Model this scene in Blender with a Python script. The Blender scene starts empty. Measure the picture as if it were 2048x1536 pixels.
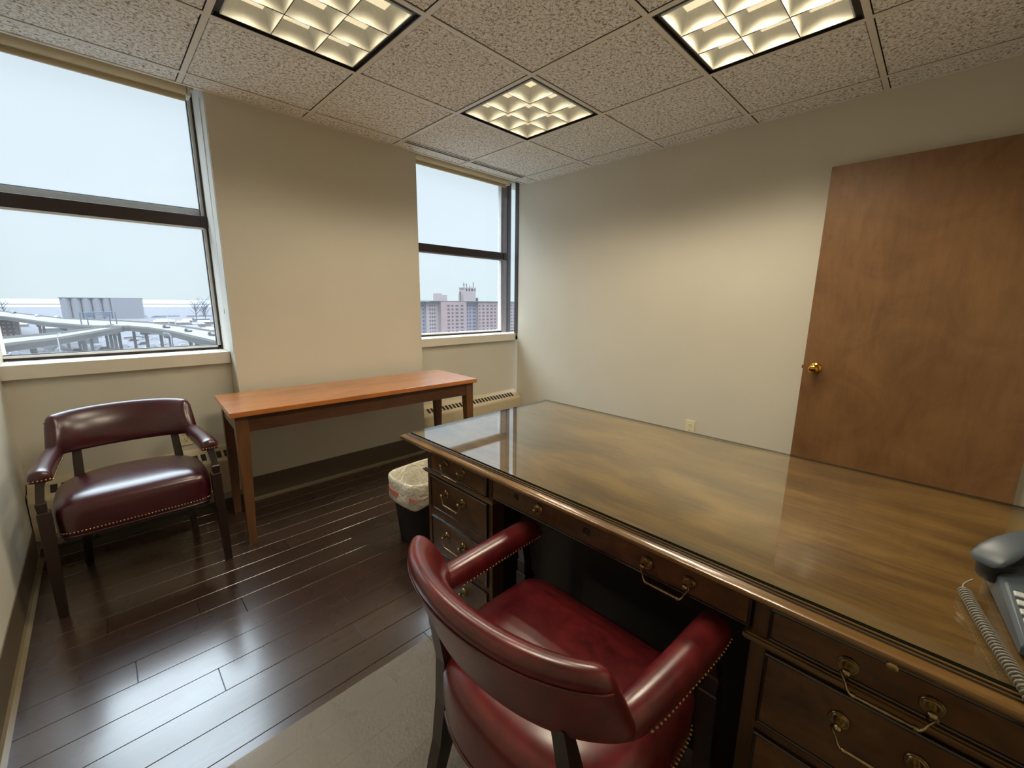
import bpy, bmesh, math, random
from mathutils import Vector, Matrix
R = math.radians
random.seed(7)
sc = bpy.context.scene
C = sc.collection

# ------------------------------------------------------------------ camera
def rodrigues(r):
    a = Vector(r).length
    return Matrix.Rotation(a, 3, Vector(r).normalized())
cd = bpy.data.cameras.new('camera')
cam = bpy.data.objects.new('camera', cd)
C.objects.link(cam)
Rw = Matrix(((1, 0, 0), (0, 0, -1), (0, 1, 0))) @ rodrigues((0.18887365, -0.06724934, 0.7769045))
m = Matrix((Rw[0], -Rw[1], -Rw[2])).transposed()
cam.matrix_world = Matrix.Translation((-0.46135, -2.79976, 1.27731)) @ m.to_4x4()
cd.sensor_fit = 'HORIZONTAL'
cd.sensor_width = 36
cd.lens = 833.0975 / 2048 * 36
cd.clip_start = 0.02
cd.clip_end = 20000
sc.camera = cam

# ------------------------------------------------------------------ world: overcast sky, brighter towards the zenith
w = bpy.data.worlds.new('sky')
sc.world = w
w.use_nodes = True
nt = w.node_tree
nt.nodes.clear()
out = nt.nodes.new('ShaderNodeOutputWorld')
bg = nt.nodes.new('ShaderNodeBackground')
tc = nt.nodes.new('ShaderNodeTexCoord')
sx = nt.nodes.new('ShaderNodeSeparateXYZ')
nt.links.new(tc.outputs['Generated'], sx.inputs[0])
cr = nt.nodes.new('ShaderNodeValToRGB')
e = cr.color_ramp.elements
e[0].position = 0.0
e[0].color = (.66, .765, .795, 1)
e[1].position = 1.0
e[1].color = (.72, .84, .96, 1)
e2 = e.new(.12); e2.color = (.70, .80, .865, 1)
nt.links.new(sx.outputs['Z'], cr.inputs[0])
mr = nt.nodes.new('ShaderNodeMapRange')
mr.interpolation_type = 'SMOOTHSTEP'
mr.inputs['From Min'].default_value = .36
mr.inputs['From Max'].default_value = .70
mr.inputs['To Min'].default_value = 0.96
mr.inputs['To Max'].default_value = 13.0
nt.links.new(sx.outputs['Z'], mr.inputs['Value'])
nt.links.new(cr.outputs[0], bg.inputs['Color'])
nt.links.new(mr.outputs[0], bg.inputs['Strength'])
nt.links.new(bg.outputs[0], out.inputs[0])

sc.view_settings.view_transform = 'Standard'
sc.view_settings.look = 'None'
sc.view_settings.exposure = 0.17
sc.view_settings.gamma = 1.0
sc.view_settings.use_curve_mapping = False
sc.cycles.use_denoising = True
sc.cycles.max_bounces = 10
sc.cycles.diffuse_bounces = 6
sc.cycles.transparent_max_bounces = 16
sc.cycles.sample_clamp_indirect = 8
sc.cycles.caustics_reflective = True
sc.cycles.blur_glossy = 1.0
sc.cycles.caustics_refractive = False

LAMP_W = 1.4          # power of one louvre cell lamp
LAMP_C = (1.0, .885, .67)

# ------------------------------------------------------------------ materials
def srgb(r, g, b):
    f = lambda c: (c / 255 / 12.92) if c / 255 <= .04045 else ((c / 255 + .055) / 1.055) ** 2.4
    return (f(r), f(g), f(b), 1)
class NT:
    def __init__(s, name):
        s.m = bpy.data.materials.new(name)
        s.m.use_nodes = True
        s.n = s.m.node_tree
        s.b = s.n.nodes['Principled BSDF']
        s.o = s.n.nodes['Material Output']
    def node(s, t, **k):
        x = s.n.nodes.new(t)
        for a, v in k.items():
            if hasattr(x, a): setattr(x, a, v)
            else: x.inputs[a].default_value = v
        return x
    def link(s, a, b): s.n.links.new(a, b)
    def coord(s, scale=(1, 1, 1), rot=(0, 0, 0), kind='Object'):
        t = s.node('ShaderNodeTexCoord')
        mp = s.node('ShaderNodeMapping')
        mp.inputs['Scale'].default_value = scale
        mp.inputs['Rotation'].default_value = rot
        s.link(t.outputs[kind], mp.inputs[0])
        return mp.outputs[0]
    def noise(s, co, scale=5, detail=4, rough=.5, dist=0):
        n = s.node('ShaderNodeTexNoise')
        n.inputs['Scale'].default_value = scale
        n.inputs['Detail'].default_value = detail
        n.inputs['Roughness'].default_value = rough
        n.inputs['Distortion'].default_value = dist
        s.link(co, n.inputs['Vector'])
        return n.outputs['Fac']
    def ramp(s, fac, stops):
        r = s.node('ShaderNodeValToRGB')
        els = r.color_ramp.elements
        els[0].position, els[0].color = stops[0]
        els[1].position, els[1].color = stops[-1]
        for p, c in stops[1:-1]:
            x = els.new(p); x.color = c
        s.link(fac, r.inputs[0])
        return r.outputs[0]
    def mix(s, fac, a, b, blend='MIX'):
        x = s.node('ShaderNodeMix')
        x.data_type = 'RGBA'; x.blend_type = blend
        for sock, v in ((x.inputs[0], fac), (x.inputs[6], a), (x.inputs[7], b)):
            if isinstance(v, (int, float, tuple)): sock.default_value = v
            else: s.link(v, sock)
        return x.outputs[2]
    def bump(s, h, strength=.2, dist=.01):
        x = s.node('ShaderNodeBump')
        x.inputs['Strength'].default_value = strength
        x.inputs['Distance'].default_value = dist
        s.link(h, x.inputs['Height'])
        s.link(x.outputs[0], s.b.inputs['Normal'])
    def set(s, **k):
        for a, v in k.items():
            s.b.inputs[a.replace('_', ' ')].default_value = v
        return s
def plain(name, col, rough=.5, metal=0, var=.06, vs=30, **k):
    t = NT(name)
    co = t.coord()
    n = t.noise(co, vs, 3)
    dk = tuple(c * (1 - var) for c in col[:3]) + (1,)
    lt = tuple(min(1, c * (1 + var)) for c in col[:3]) + (1,)
    t.link(t.ramp(n, [(.3, dk), (.7, lt)]), t.b.inputs['Base Color'])
    t.set(Roughness=rough, Metallic=metal, **k)
    return t.m
def wood(name, dark, mid, light, axis='x', grain=14, band=2.2, rough=.35, coat=.3, bump=.05, coat_rough=.15, blot=0, mixf=.55):
    t = NT(name)
    st = {'x': (1.0, grain, grain), 'y': (grain, 1.0, grain), 'z': (grain, grain, 1.0)}[axis]
    bs = {'x': (.35, 1, 1), 'y': (1, .35, 1), 'z': (1, 1, .35)}[axis]
    fine = t.noise(t.coord(tuple(v * 1.0 for v in st)), 5.5, 6, .62, .6)
    big = t.noise(t.coord(tuple(v * band for v in bs)), 3.2, 4, .55, 1.1)
    c1 = t.ramp(fine, [(.25, dark), (.52, mid), (.78, light)])
    c2 = t.ramp(big, [(.30, dark), (.50, mid), (.68, light)])
    c = t.mix(mixf, c1, c2)
    if blot:
        bl = t.noise(t.coord((1, 1, 1)), blot, 5, .6, 1.6)
        c = t.mix(.38, c, t.ramp(bl, [(.32, dark), (.5, mid), (.72, light)]))
    t.link(c, t.b.inputs['Base Color'])
    t.set(Roughness=rough, Coat_Weight=coat, Coat_Roughness=coat_rough)
    t.bump(fine, bump, .002)
    return t.m
def leather(name, dark, light, rough=.3):
    t = NT(name)
    co = t.coord()
    a = t.noise(co, 9, 5, .6, .8)
    b = t.noise(co, 45, 4, .6)
    c = t.mix(.4, t.ramp(a, [(.3, dark), (.7, light)]), t.ramp(b, [(.3, dark), (.7, light)]))
    t.link(c, t.b.inputs['Base Color'])
    t.set(Roughness=rough, Coat_Weight=.35, Coat_Roughness=.22)
    t.b.inputs['Specular IOR Level'].default_value = .6
    fine = t.noise(co, 260, 3, .6)
    t.bump(fine, .06, .001)
    return t.m
def paint(name, col, bump=.06):
    t = NT(name)
    co = t.coord()
    n = t.noise(co, 3, 2)
    dk = tuple(c * .97 for c in col[:3]) + (1,)
    t.link(t.ramp(n, [(.3, dk), (.7, col)]), t.b.inputs['Base Color'])
    t.set(Roughness=.62)
    t.b.inputs['Specular IOR Level'].default_value = .3
    t.bump(t.noise(co, 260, 3, .6), bump, .002)
    return t.m

M = {}
M['wall'] = paint('wall_paint', srgb(208, 202, 187))
M['sill'] = plain('sill_paint', srgb(222, 214, 198), .35, var=.02)
M['reveal'] = paint('reveal_paint', srgb(222, 220, 214), .03)
M['frame_dark'] = plain('bronze_frame', srgb(66, 56, 54), .45, .3)
M['frame_grey'] = plain('grey_frame', srgb(150, 141, 146), .4, .3)
M['frame_white'] = plain('white_bead', srgb(225, 226, 226), .4)
M['shade'] = plain('shade_fabric', srgb(203, 190, 160), .8, var=.04, vs=8)
M['rubber'] = plain('vinyl_base', srgb(92, 80, 62), .42, var=.05)
M['rubber_toe'] = plain('vinyl_toe', srgb(120, 106, 82), .3, var=.05)
M['heater'] = plain('heater_enamel', srgb(196, 180, 148), .4, var=.03)
M['black'] = plain('slot_black', srgb(28, 25, 22), .6)
M['grid'] = plain('ceiling_grid_enamel', srgb(226, 220, 208), .45, var=.02)
M['fix_black'] = plain('black_reveal', srgb(30, 22, 18), .35)
M['ivory'] = plain('ivory_plastic', srgb(226, 214, 178), .35, var=.02)
M['cord_white'] = plain('cord_white', srgb(225, 222, 214), .5)
M['brass'] = plain('antique_brass', srgb(164, 144, 106), .27, 1.0, var=.25, vs=90)
M['brass_bright'] = plain('polished_brass', srgb(214, 160, 70), .16, 1.0, var=.05)
M['nail'] = plain('nail_brass', srgb(176, 150, 112), .32, 1.0, var=.15, vs=200)
M['chair_wood'] = wood('chair_wood', srgb(20, 11, 8), srgb(34, 19, 14), srgb(48, 28, 20), 'z', 10, rough=.33)
M['leather'] = leather('oxblood_leather', srgb(50, 11, 19), srgb(70, 20, 28), .29)
M['leather_red'] = leather('red_leather', srgb(56, 10, 16), srgb(112, 31, 34), .30)
M['table_top'] = wood('console_top_wood', srgb(140, 78, 34), srgb(178, 106, 46), srgb(202, 128, 60), 'x', 16, rough=.3, coat=.8, coat_rough=.25)
M['table_top'].node_tree.nodes['Principled BSDF'].inputs['Coat IOR'].default_value = 1.8
M['table_leg'] = wood('console_leg_wood_shaded', srgb(72, 44, 24), srgb(98, 63, 36), srgb(118, 79, 47), 'z', 14, rough=.38)  # legs and apron: the top's wood with side shade put into the colour
M['table_apron'] = wood('console_apron_wood_shaded', srgb(62, 36, 21), srgb(84, 52, 32), srgb(102, 66, 42), 'x', 14, rough=.38)
M['desk_top'] = wood('walnut_top', srgb(54, 34, 19), srgb(132, 94, 47), srgb(186, 142, 80), 'y', 18, band=2.1, rough=.42, coat=.35, coat_rough=.2, mixf=.58)
M['desk_edge'] = wood('walnut_edge', srgb(60, 40, 19), srgb(116, 84, 42), srgb(154, 116, 64), 'y', 18, rough=.28, coat=.6, coat_rough=.1)
M['desk_body'] = wood('walnut_body', srgb(42, 26, 15), srgb(80, 52, 29), srgb(106, 72, 41), 'z', 12, rough=.36)
M['desk_drawer'] = wood('burl_drawer', srgb(38, 24, 14), srgb(84, 56, 30), srgb(126, 88, 48), 'y', 5, band=2.5, rough=.34, coat=.45, blot=11)
M['desk_dark'] = wood('dark_bead', srgb(18, 11, 8), srgb(30, 18, 12), srgb(44, 28, 18), 'y', 10, rough=.22, coat=.7, coat_rough=.08)
M['desk_inner'] = wood('knee_hole_shade', srgb(14, 9, 7), srgb(22, 14, 10), srgb(30, 19, 13), 'z', 10, rough=.5)  # shade under the desk put into the wood colour
M['door'] = wood('stained_birch', srgb(98, 67, 40), srgb(126, 90, 55), srgb(144, 106, 68), 'z', 7, band=1.6, rough=.4, coat=.25, blot=3.2)
M['phone'] = plain('phone_grey', srgb(72, 82, 92), .38, var=.04)
M['phone_black'] = plain('phone_black', srgb(20, 20, 22), .4)
M['phone_key'] = plain('phone_key', srgb(186, 190, 192), .3)
M['phone_cord'] = plain('phone_cord', srgb(126, 122, 114), .4)
M['bin'] = plain('bin_black', srgb(30, 30, 31), .5)
M['red_strip'] = plain('drawstring_red', srgb(202, 122, 118), .45)

# bin liner
t = NT('bin_liner'); co = t.coord()
t.link(t.ramp(t.noise(co, 9, 4), [(.3, srgb(206, 198, 176)), (.7, srgb(236, 231, 216))]), t.b.inputs['Base Color'])
t.set(Roughness=.38); t.b.inputs['Transmission Weight'].default_value = 0
t.bump(t.noise(co, 16, 5, .6, 2.5), .9, .02)
M['liner'] = t.m

# ceiling tile: fissured mineral fibre
t = NT('ceiling_tile'); co = t.coord((1, 1, 1))
n1 = t.noise(co, 75, 3, .65, .7)
n2 = t.noise(co, 210, 3, .6)
hgt = t.mix(.35, n1, n2)
t.link(t.ramp(hgt, [(.37, srgb(118, 110, 94)), (.45, srgb(206, 200, 188)), (.52, srgb(246, 243, 237)), (.66, srgb(255, 255, 253))]), t.b.inputs['Base Color'])
t.set(Roughness=.95); t.b.inputs['Specular IOR Level'].default_value = .1
t.bump(hgt, .8, .008)
M['tile'] = t.m

# floor planks
t = NT('dark_plank_floor')
geo = t.node('ShaderNodeNewGeometry')
co = t.coord((1.2, 16, 1))
addv = t.node('ShaderNodeVectorMath'); addv.operation = 'ADD'
cmb = t.node('ShaderNodeCombineXYZ')
mul = t.node('ShaderNodeMath'); mul.operation = 'MULTIPLY'; mul.inputs[1].default_value = 37
t.link(geo.outputs['Random Per Island'], mul.inputs[0]); t.link(mul.outputs[0], cmb.inputs[0]); t.link(mul.outputs[0], cmb.inputs[2])
t.link(co, addv.inputs[0]); t.link(cmb.outputs[0], addv.inputs[1])
fine = t.noise(addv.outputs[0], 4, 6, .6, .7)
c1 = t.ramp(fine, [(.28, srgb(36, 24, 18)), (.52, srgb(54, 37, 29)), (.78, srgb(74, 53, 42))])
c2 = t.ramp(geo.outputs['Random Per Island'], [(0, srgb(42, 29, 22)), (1, srgb(66, 47, 38))])
t.link(t.mix(.45, c1, c2), t.b.inputs['Base Color'])
rr = t.node('ShaderNodeMapRange'); rr.inputs['To Min'].default_value = .22; rr.inputs['To Max'].default_value = .34
t.link(t.noise(t.coord(), 6, 3), rr.inputs['Value']); t.link(rr.outputs[0], t.b.inputs['Roughness'])
t.set(Coat_Weight=1.0, Coat_Roughness=.17, Coat_IOR=1.48)
t.b.inputs['Specular IOR Level'].default_value = .6
t.bump(t.noise(addv.outputs[0], 1.6, 3, .5, .5), .015, .002)
M['floor'] = t.m

def glass(name, tint, haze=0.0, ior=1.5, rough=0.0):
    t = NT(name); n = t.n
    n.nodes.remove(t.b)
    tr = t.node('ShaderNodeBsdfTransparent'); tr.inputs[0].default_value = tint
    gl = t.node('ShaderNodeBsdfGlossy'); gl.inputs['Roughness'].default_value = rough
    lw = t.node('ShaderNodeLayerWeight'); lw.inputs['Blend'].default_value = .5
    pw = t.node('ShaderNodeMath'); pw.operation = 'POWER'; pw.inputs[1].default_value = 5
    t.link(lw.outputs['Facing'], pw.inputs[0])
    r0 = ((ior - 1) / (ior + 1)) ** 2
    fr = t.node('ShaderNodeMapRange'); fr.inputs['To Min'].default_value = r0; fr.inputs['To Max'].default_value = 1
    t.link(pw.outputs[0], fr.inputs['Value'])
    mx = t.node('ShaderNodeMixShader')
    last = tr.outputs[0]
    if haze:
        tl = t.node('ShaderNodeBsdfTranslucent'); tl.inputs[0].default_value = (.95, .96, 1, 1)  # outdoor haze put into the pane as a translucent veil
        co = t.coord()
        mrn = t.node('ShaderNodeMapRange')
        mrn.inputs['To Min'].default_value = haze * .75; mrn.inputs['To Max'].default_value = haze * 1.3
        t.link(t.noise(co, 3.5, 5, .6, .4), mrn.inputs['Value'])
        m2 = t.node('ShaderNodeMixShader')
        t.link(mrn.outputs[0], m2.inputs[0]); t.link(last, m2.inputs[1]); t.link(tl.outputs[0], m2.inputs[2])
        last = m2.outputs[0]
    t.link(fr.outputs[0], mx.inputs[0]); t.link(last, mx.inputs[1]); t.link(gl.outputs[0], mx.inputs[2])
    t.link(mx.outputs[0], t.o.inputs[0])
    return t.m
M['pane'] = glass('window_glass', (.97, .985, .985, 1), haze=.028, ior=1.3)
M['stub_glass'] = glass('clear_glass', (.95, .97, .97, 1), haze=.02, ior=1.35)
M['desk_glass'] = glass('desk_glass', (.95, .98, .96, 1), ior=2.25, rough=.012)
M['desk_glass_edge'] = plain('green_glass_edge', srgb(14, 38, 34), .12, var=.1)
M['mat'] = None
t = NT('clear_mat_vinyl')
tr = t.node('ShaderNodeBsdfTransparent'); tr.inputs[0].default_value = (.9, .89, .86, 1)
t.b.inputs['Base Color'].default_value = srgb(186, 178, 166)
t.set(Roughness=.36); t.b.inputs['Specular IOR Level'].default_value = .7
t.bump(t.noise(t.coord(), 120, 2, .5), .8, .006)
mx = t.node('ShaderNodeMixShader'); mx.inputs[0].default_value = .27
t.link(tr.outputs[0], mx.inputs[1]); t.link(t.b.outputs[0], mx.inputs[2]); t.link(mx.outputs[0], t.o.inputs[0])
M['mat'] = t.m

# louvre metal and lamp diffuser
t = NT('louvre_aluminium_glow'); co = t.coord()
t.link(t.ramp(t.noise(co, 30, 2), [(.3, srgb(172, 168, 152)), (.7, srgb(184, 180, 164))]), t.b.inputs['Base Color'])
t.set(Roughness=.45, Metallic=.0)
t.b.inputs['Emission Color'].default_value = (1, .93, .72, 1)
t.b.inputs['Emission Strength'].default_value = .08  # glow added so the cell walls look lit by their lamps
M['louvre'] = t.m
t = NT('lamp_diffuser')
t.b.inputs['Base Color'].default_value = (.8, .75, .6, 1)
t.b.inputs['Emission Color'].default_value = (1, .86, .56, 1)
t.b.inputs['Emission Strength'].default_value = .62
M['diffuser'] = t.m

def osr(r, g, b):
    c = srgb(r, g, b)
    return (c[0] * .27, c[1] * .27, c[2] * .285, 1)
# outdoor materials
M['ground'] = plain('winter_ground', osr(98, 97, 106), .9, var=.3, vs=.05)
M['lake'] = plain('pale_water', osr(205, 216, 222), .3, var=.03, vs=.002)
M['concrete'] = plain('concrete', osr(146, 142, 134), .85, var=.08, vs=.2)
M['asphalt'] = plain('road_asphalt', osr(146, 141, 128), .9, var=.08, vs=.1)
M['steel_blue'] = plain('gantry_steel', osr(96, 122, 150), .6)
M['brick'] = plain('pink_brick', osr(206, 168, 160), .9, var=.06, vs=.3)
M['brick_blue'] = plain('mauve_brick', osr(172, 162, 180), .9, var=.06, vs=.3)
M['brick_pale'] = plain('pale_brick', osr(212, 188, 180), .9, var=.06, vs=.3)
M['win_dark'] = plain('far_window', osr(70, 70, 86), .4)
M['roof_white'] = plain('snowy_roof', osr(226, 228, 232), .8)
M['roof_grey'] = plain('grey_roof', osr(128, 130, 140), .8)
M['roof_red'] = plain('red_roof', osr(150, 84, 72), .8)
M['tree'] = plain('bare_twigs', osr(120, 118, 128), .9)
M['car_w'] = plain('car_white', osr(225, 226, 228), .3)
M['car_d'] = plain('car_dark', osr(66, 68, 76), .3)
M['yellow'] = plain('road_yellow', osr(214, 196, 70), .6)
t = NT('silo_concrete')
wv = t.node('ShaderNodeTexWave'); wv.wave_type = 'BANDS'; wv.bands_direction = 'X'
wv.inputs['Scale'].default_value = .25; wv.inputs['Distortion'].default_value = 3.5; wv.inputs['Detail'].default_value = 4
t.link(t.coord((1, 1, .06)), wv.inputs['Vector'])
t.link(t.ramp(wv.outputs['Fac'], [(.1, osr(150, 150, 158)), (.9, osr(200, 198, 202))]), t.b.inputs['Base Color'])
t.set(Roughness=.9)
M['silo'] = t.m

# ------------------------------------------------------------------ mesh helpers
class MB:
    def __init__(s): s.bm = bmesh.new(); s.mi = 0
    def _new(s, fn):
        before = set(s.bm.faces)
        fn()
        for f in s.bm.faces:
            if f not in before: f.material_index = s.mi
    def box(s, x0, x1, y0, y1, z0, z1, bevel=0, seg=2, rot=None, mi=0):
        b = bmesh.new()
        v = [b.verts.new((x, y, z)) for x in (x0, x1) for y in (y0, y1) for z in (z0, z1)]
        for q in ((0, 1, 3, 2), (4, 6, 7, 5), (0, 4, 5, 1), (2, 3, 7, 6), (0, 2, 6, 4), (1, 5, 7, 3)):
            b.faces.new([v[i] for i in q])
        if bevel:
            bmesh.ops.bevel(b, geom=b.edges[:], offset=bevel, segments=seg, affect='EDGES', profile=.5)
        s._merge(b, rot, mi)
        return s
    def _merge(s, b, rot=None, mi=0):
        bmesh.ops.recalc_face_normals(b, faces=b.faces[:])
        if rot is not None: bmesh.ops.transform(b, matrix=rot, verts=b.verts[:])
        mp = {}
        for v in b.verts: mp[v] = s.bm.verts.new(v.co)
        for f in b.faces:
            try:
                g = s.bm.faces.new([mp[v] for v in f.verts]); g.material_index = mi or f.material_index; g.smooth = f.smooth
            except ValueError: pass
        b.free()
    def loft(s, rings, closed=True, caps=(True, True), mi=0, wrap=False, rot=None):
        b = bmesh.new()
        vs = [[b.verts.new(p) for p in r] for r in rings]
        n = len(vs[0])
        rng = range(len(vs)) if wrap else range(len(vs) - 1)
        for i in rng:
            a, c = vs[i], vs[(i + 1) % len(vs)]
            for j in range(n if closed else n - 1):
                k = (j + 1) % n
                try: b.faces.new((a[j], a[k], c[k], c[j]))
                except ValueError: pass
        if not wrap and closed:
            if caps[0]: b.faces.new(vs[0][::-1])
            if caps[1]: b.faces.new(vs[-1])
        s._merge(b, rot, mi)
        return s
    def tube(s, pts, rad, n=10, caps=(True, True), mi=0, flat=None):
        pts = [Vector(p) for p in pts]
        if not isinstance(rad, (list, tuple)): rad = [rad] * len(pts)
        rings = []
        up = None
        for i, p in enumerate(pts):
            d = (pts[min(i + 1, len(pts) - 1)] - pts[max(i - 1, 0)]).normalized()
            if up is None:
                up = Vector((0, 0, 1)) if abs(d.z) < .9 else Vector((1, 0, 0))
            u = d.cross(up).normalized()
            v = u.cross(d).normalized()
            up = v
            rings.append([p + (u * math.cos(a) + v * math.sin(a)) * rad[i] for a in [2 * math.pi * k / n for k in range(n)]])
        return s.loft(rings, caps=caps, mi=mi)
    def lathe(s, prof, n=24, at=(0, 0, 0), axis='z', mi=0, caps=(True, True)):
        rings = []
        for r, h in prof:
            ring = []
            for k in range(n):
                a = 2 * math.pi * k / n
                c, d = r * math.cos(a), r * math.sin(a)
                p = {'z': (c, d, h), 'x': (h, c, d), '-x': (-h, d, c), 'y': (d, h, c)}[axis]
                ring.append((p[0] + at[0], p[1] + at[1], p[2] + at[2]))
            rings.append(ring)
        return s.loft(rings, caps=caps, mi=mi)
    def prism(s, poly, z0, z1, bevel=0, rot=None, mi=0):
        b = bmesh.new()
        lo = [b.verts.new((x, y, z0)) for x, y in poly]
        hi = [b.verts.new((x, y, z1)) for x, y in poly]
        n = len(poly)
        b.faces.new(lo[::-1]); b.faces.new(hi)
        for i in range(n): b.faces.new((lo[i], lo[(i + 1) % n], hi[(i + 1) % n], hi[i]))
        if bevel: bmesh.ops.bevel(b, geom=b.edges[:], offset=bevel, segments=2, affect='EDGES', profile=.5)
        s._merge(b, rot, mi)
        return s
    def obj(s, name, mat, parent=None, smooth=None, sub=0, kind=None):
        me = bpy.data.meshes.new(name)
        s.bm.to_mesh(me); s.bm.free()
        for x in (mat if isinstance(mat, (list, tuple)) else [mat]): me.materials.append(x)
        o = bpy.data.objects.new(name, me)
        C.objects.link(o)
        if parent is not None: o.parent = parent
        if sub:
            md = o.modifiers.new('sub', 'SUBSURF'); md.levels = sub; md.render_levels = sub
            smooth = 180
        if smooth is not None:
            me.shade_smooth()
            if smooth < 180:
                me.set_sharp_from_angle(angle=R(smooth))
        if kind: o['kind'] = kind
        return o
def thing(name, label, cat, loc=(0, 0, 0), rotz=0, group=None):
    o = bpy.data.objects.new(name, None)
    o.empty_display_size = .1
    C.objects.link(o)
    o.location = loc; o.rotation_euler = (0, 0, rotz)
    o['label'] = label; o['category'] = cat
    if group: o['group'] = group
    return o
def tag(o, label, cat, group=None):
    o['label'] = label; o['category'] = cat
    if group: o['group'] = group
    return o
def copy_tree(o, parent=None):
    c = o.copy(); C.objects.link(c)
    if parent is not None: c.parent = parent
    for ch in list(o.children): copy_tree(ch, c)
    return c

# ------------------------------------------------------------------ room shell
XL, XR, YB, YP, H = -.82, 2.62, -3.40, .146, 2.37
# floor: one plank floor with bevelled boards
fb = MB()
known = {-.835: [-.313], -1.075: [-.52], -1.195: [.155], -1.315: [-.315], -1.435: [.117], -1.795: [.30], -.955: [1.05]}
y = -.835 + .12 * 9
rows = []
while y > YB - .2:
    rows.append(round(y, 3)); y -= .12
rnd = random.Random(3)
for y in rows:
    js = known.get(y)
    start = js[0] if js else rnd.uniform(-.9, .3)
    xs = [XL - .12]
    k = start
    while k - 1.22 > XL - .1: k -= 1.22
    while k < XR + .1:
        if k > XL - .1: xs.append(k)
        k += 1.22
    xs.append(XR + .12)
    for a, b_ in zip(xs, xs[1:]):
        y0, y1 = max(y, YB - .1), min(y + .12, .31)
        if y1 - y0 > .01 and b_ - a > .01:
            fb.box(a + .0004, b_ - .0004, y0 + .0004, y1 - .0004, -.02, 0, bevel=.0014, seg=1)
fb.box(XL - .12, XR + .12, YB - .1, .55, -.08, -.012)
fb.obj('floor', M['floor'], kind='structure')

# outer wall with pier, sub-sill walls and head above the windows
wb = MB()
wb.box(.105, 1.41, YP, .60, 0, 2.62)
wb.box(XL - .1, .105, .29, .60, 0, .93)
wb.box(1.41, 3.60, .29, .60, 0, .93)
wb.box(XL - .1, .105, .40, .60, 2.45, 2.62)
wb.box(1.41, 3.60, .40, .60, 2.45, 2.62)
wb.obj('wall_back', M['wall'], kind='structure')
wl = MB(); wl.box(XL - .12, XL, YB - .1, .60, -.02, 2.62); wl.obj('wall_left', M['wall'], kind='structure')
wr = MB(); wr.box(XR, XR + .11, YB - .1, .24, -.02, 2.62); wr.obj('wall_right', M['wall'], kind='structure')
wf = MB(); wf.box(XL, XR, YB - .12, YB, -.02, 2.62); wf.obj('wall_front', M['wall'], kind='structure')
# white painted reveals
rv = MB(); rv.box(.1025, .105, .158, .46, .957, 2.449); rv.obj('trim_1', M['reveal'], kind='structure')

# ceiling tiles and T grid
T = .61
fixtures = {(0, 1), (2, 1), (2, 3), (0, 3)}
ct = MB()
xs = [XL] + [k * T for k in range(-1, 5)] + [XR]
ys = [YP] + [-k * T for k in range(0, 6)] + [YB]
for i in range(len(xs) - 1):
    for j in range(len(ys) - 1):
        x0, x1, y1, y0 = xs[i], xs[i + 1], ys[j], ys[j + 1]
        cell = (i - 2 + 0, j)  # x index: xs[2]=0
        ci, cj = i - 2, j - 1 + 0
        if (ci, cj) in fixtures: continue
        if x1 - x0 < .03: continue
        ct.box(x0 + .0155, x1 - .0155, y0 + .0155, y1 - .0155, H + .003, H + .02, bevel=.002, seg=1)
ceil = ct.obj('ceiling', M['tile'], kind='structure')
cg = MB()
for k in range(-1, 5):
    if k * T < XR: cg.box(k * T - .012, k * T + .012, YB, YP, H, H + .004, bevel=.001, seg=1)
cg.box(XL, 1.22, -.012, .012, H + .0002, H + .0042, bevel=.001, seg=1); cg.box(2.44, XR, -.012, .012, H + .0002, H + .0042, bevel=.001, seg=1)
for k in range(1, 6): cg.box(XL, XR, -k * T - .012, -k * T + .012, H + .0002, H + .0042, bevel=.001, seg=1)
cg.box(XL, XR, YP - .016, YP - .001, H - .002, H + .03)
cg.box(XR - .016, XR, YB, YP, H + .0005, H + .0045)
cg.box(XL, XL + .016, YB, YP, H + .0005, H + .0045)
cg.box(XL, XR, YB, YB + .016, H + .0005, H + .0045)
cg.obj('ceiling_grid', M['grid'], ceil)
gb = MB(); gy_ = [-.61 * k for k in range(7)]
for i in range(len(xs) - 1):
    for j in range(len(ys) - 1):
        if (i - 2, j - 1) in fixtures: continue
        gb.box(xs[i], xs[i + 1], ys[j + 1], ys[j], H + .012, H + .0125)
gb.obj('shadow_gap_backing', M['black'], ceil)  # black backing paints the shadow line along the grid bars
cp = MB(); cp.box(XL - .1, 3.60, YB - .1, .60, 2.60, 2.66)
cp.box(XL - .1, 3.6, YP - .02, YP + .0, 2.39, 2.6)
cp.obj('slab', M['wall'], ceil)

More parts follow.
